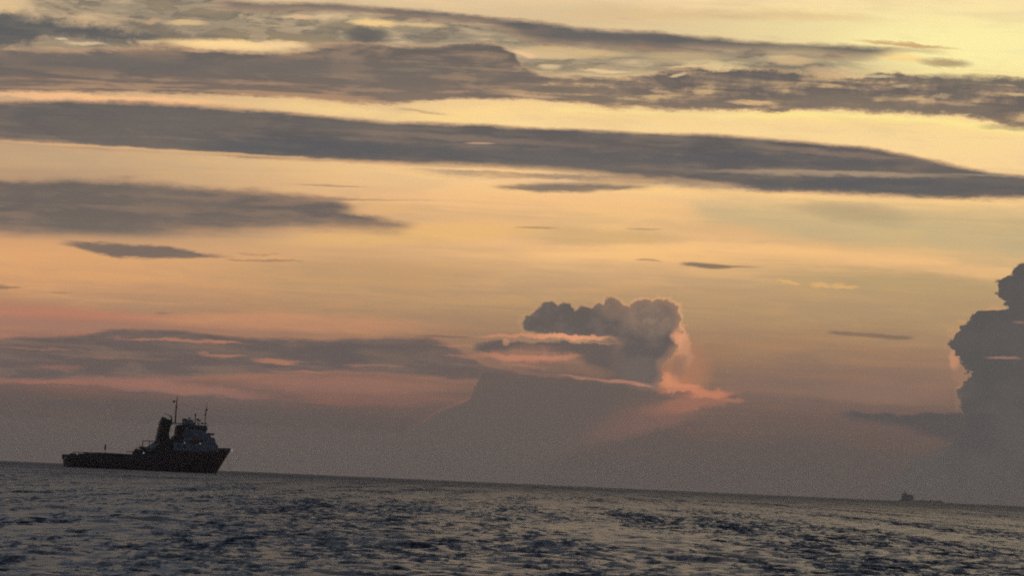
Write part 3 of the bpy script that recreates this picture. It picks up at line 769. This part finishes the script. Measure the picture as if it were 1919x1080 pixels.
# ------------------------------------------------------------------ the far cargo ship
def cargo_ship():
    D = 8600.0; r = on_sea(1692, D)
    root = bpy.data.objects.new('cargo_ship', None); COL.objects.link(root)
    root['label'] = "tiny hazy grey cargo ship far off on the horizon at the right"
    root['category'] = 'ship'
    root.location = r + Vector((0,0,-2.2)); root.rotation_euler = (0,0,R(6))
    k = MB(); k.prism([(-6,-3),(-8,5.2),(30,4.4),(78,4.4),(92,5.6),(96,6.2),(88,-3)], -8, 8); k.build('hull', GREYS, root)
    k = MB(); k.prism([(-3,5),(-3,13),(-1,19),(1,22),(7,22),(8,15),(10,15.5),(11,19),(20,18.5),(24,15.5),(25,5)], -6.5, 6.5); k.build('deckhouse', GREYS, root)
    k = MB(); k.tube((3,0,22),(3.2,0,29),.9,.5); k.build('mast', GREYS, root)
    for x in (46, 66):
        k = MB(); k.tube((x,0,4.4),(x,0,9.5),1.1); k.tube((x,0,8.0),(x+9,0,7.0),.5); k.build('deck_crane', GREYS, root)
    k = MB(); k.tube((86,0,5),(86,0,10.5),.7); k.box(82,90,-5,5,4.5,7.4); k.build('forecastle', GREYS, root)
    k = MB()
    for x in range(30, 80, 12): k.box(x, x+9, -6.5, 6.5, 4.4, 5.9)
    k.build('cargo_hatches', GREYS, root)
cargo_ship()

# ------------------------------------------------------------------ the sea
def sea():
    rmax = 12000.0
    rs = [14.0]
    while rs[-1] < rmax:
        r = rs[-1]
        k = .0042 if r < 60 else (.0021 if r < 420 else .0021*(r/420)**.45)
        rs.append(r*(1+k))
    rs = np.array(rs)
    fine = np.radians(np.linspace(-11, 11, 900))
    comps = []
    for i in range(64):
        lam = .40*(16/.40)**(i/63.)
        lam *= rng.uniform(.93, 1.07)
        slope = .046*(1.0 if lam < 1.6 else (1.6/lam)**1.15)
        th = rng.normal(R(-100), R(34 if lam < 8 else 22))
        comps.append((2*math.pi/lam, th, slope*lam/(2*math.pi), rng.uniform(0, 6.283), lam))
    def height(X, Y, Rr, dr):
        z = np.zeros_like(X)
        for kk, th, am, ph, lam in comps:
            w = np.clip((lam/np.maximum(dr, 1e-6)-2.2)/2.0, 0, 1)
            if w.max() <= 0: continue
            cut = int(np.argmax(w <= 0)) if (w <= 0).any() else len(w)
            if w[0] <= 0: cut = len(w)
            sl_ = slice(0, cut)
            arg = kk*(X[sl_]*math.cos(th)+Y[sl_]*math.sin(th)) + ph
            s_ = np.sin(arg)
            z[sl_] += (am*w[sl_, None])*(s_ + .22*np.cos(2*arg))
        # gusts: patches where the chop is lower or higher
        g = 1 + .30*np.sin(X*.031+Y*.017+1.3)*np.sin(Y*.043-X*.011+.4) + .22*np.sin(X*.11-Y*.07)*np.sin(Y*.13+2.)
        return z*g
    X = np.sin(fine)[None,:]*rs[:,None]; Y = np.cos(fine)[None,:]*rs[:,None]
    dr = np.gradient(rs)
    Z = height(X, Y, rs, np.maximum(dr, rs*(fine[1]-fine[0]))) - X*0 - (rs[:,None]**2)/(2*RE)
    n, mcol = X.shape
    co = np.stack([X, Y, Z], -1).reshape(-1, 3)
    idx = np.arange(n*mcol).reshape(n, mcol)
    q1 = np.stack([idx[:-1,:-1], idx[:-1,1:], idx[1:,1:], idx[1:,:-1]], -1).reshape(-1, 4)[:, ::-1]
    # the rest of the circle, more coarsely, and the patch under the camera
    rc = np.concatenate([[.5, 3, 7], rs[::14], [rs[-1]]]); ac = np.radians(np.linspace(11, 349, 220))
    Xc = np.sin(ac)[None,:]*rc[:,None]; Yc = np.cos(ac)[None,:]*rc[:,None]
    drc = np.gradient(rc)
    Zc = height(Xc, Yc, rc, np.maximum(drc, rc*(ac[1]-ac[0]))) - rc[:,None]**2/(2*RE)
    off = co.shape[0]; co = np.concatenate([co, np.stack([Xc, Yc, Zc], -1).reshape(-1, 3)])
    idc = np.arange(Xc.size).reshape(Xc.shape)+off
    q2 = np.stack([idc[:-1,:-1], idc[:-1,1:], idc[1:,1:], idc[1:,:-1]], -1).reshape(-1, 4)[:, ::-1]
    # near wedge inside the fine sector
    an = np.radians(np.linspace(-11, 11, 12)); rn = np.array([.5, 3, 7, 14.0])
    Xn = np.sin(an)[None,:]*rn[:,None]; Yn = np.cos(an)[None,:]*rn[:,None]
    off = co.shape[0]; co = np.concatenate([co, np.stack([Xn, Yn, Xn*0-.05], -1).reshape(-1, 3)])
    idn = np.arange(Xn.size).reshape(Xn.shape)+off
    q3 = np.stack([idn[:-1,:-1], idn[:-1,1:], idn[1:,1:], idn[1:,:-1]], -1).reshape(-1, 4)[:, ::-1]
    q = np.concatenate([q1, q2, q3])
    me = bpy.data.meshes.new('sea')
    me.vertices.add(len(co)); me.vertices.foreach_set('co', co.astype(np.float32).ravel())
    me.loops.add(q.size); me.loops.foreach_set('vertex_index', q.astype(np.int32).ravel())
    me.polygons.add(len(q)); me.polygons.foreach_set('loop_start', np.arange(0, q.size, 4, dtype=np.int32))
    me.polygons.foreach_set('loop_total', np.full(len(q), 4, np.int32))
    me.update(calc_edges=True); me.validate()
    me.polygons.foreach_set('use_smooth', np.ones(len(q), bool))
    o = bpy.data.objects.new('sea', me); COL.objects.link(o); o['kind'] = 'structure'
    # water: mirror-like dielectric over dark grey-green depth, capillary ripples as tilted normals
    mt = bpy.data.materials.new('sea_water'); mt.use_nodes = True; t = mt.node_tree; b = t.nodes['Principled BSDF']
    b.inputs['Base Color'].default_value = (.024,.030,.036,1)
    b.inputs['Roughness'].default_value = .25; b.inputs['IOR'].default_value = 1.33; b.inputs['Specular Tint'].default_value = (.35,.58,1.0,1)
    geo = t.nodes.new('ShaderNodeNewGeometry')
    acc = geo.outputs['Normal']
    for sc_, sy_, amp, det in ((8.0, 5.0, .8, 2), (2.6, .75, 1.3, 3), (1.15, .17, 1.15, 3), (.42, .03, .8, 2), (.14, .005, 1.1, 2)):
        mp = t.nodes.new('ShaderNodeMapping'); mp.inputs['Scale'].default_value = (sc_, sy_, sc_)
        t.links.new(geo.outputs['Position'], mp.inputs[0])
        n_ = t.nodes.new('ShaderNodeTexNoise'); n_.noise_dimensions = '2D'; n_.inputs['Detail'].default_value = det; n_.inputs['Scale'].default_value = 1
        t.links.new(mp.outputs[0], n_.inputs['Vector'])
        s1 = t.nodes.new('ShaderNodeVectorMath'); s1.operation = 'SUBTRACT'; s1.inputs[1].default_value = (.5,.5,.5)
        t.links.new(n_.outputs['Color'], s1.inputs[0])
        s2 = t.nodes.new('ShaderNodeVectorMath'); s2.operation = 'MULTIPLY_ADD'; s2.inputs[1].default_value = (amp*.6, amp, 0)
        t.links.new(s1.outputs[0], s2.inputs[0]); t.links.new(acc, s2.inputs[2]); acc = s2.outputs[0]
    # waves too small to be modelled far out roughen the surface there instead
    ln = t.nodes.new('ShaderNodeVectorMath'); ln.operation = 'LENGTH'; t.links.new(geo.outputs['Position'], ln.inputs[0])
    rg = t.nodes.new('ShaderNodeMapRange'); rg.interpolation_type = 'LINEAR'
    for i_, v_ in enumerate((80, 1500, .27, .50)): rg.inputs[1+i_].default_value = v_
    t.links.new(ln.outputs['Value'], rg.inputs[0]); t.links.new(rg.outputs[0], b.inputs['Roughness'])
    nn = t.nodes.new('ShaderNodeVectorMath'); nn.operation = 'NORMALIZE'; t.links.new(acc, nn.inputs[0])
    t.links.new(nn.outputs[0], b.inputs['Normal'])
    me.materials.append(mt)
sea()

# ------------------------------------------------------------------ sea haze
HAZE_DENS = 5.0e-5
if HAZE_DENS:
    k = MB(); k.box(-12400, 12400, -12400, 12400, -16, 40)
    hm = bpy.data.materials.new('haze_air'); hm.use_nodes = True; t = hm.node_tree; t.nodes.clear()
    pv = t.nodes.new('ShaderNodeVolumePrincipled'); pv.inputs['Color'].default_value = (.92,.92,.92,1)
    pv.inputs['Density'].default_value = HAZE_DENS; pv.inputs['Anisotropy'].default_value = .7
    ou = t.nodes.new('ShaderNodeOutputMaterial'); t.links.new(pv.outputs[0], ou.inputs['Volume'])
    hz_o = k.build('haze', hm); hz_o['kind'] = 'stuff'
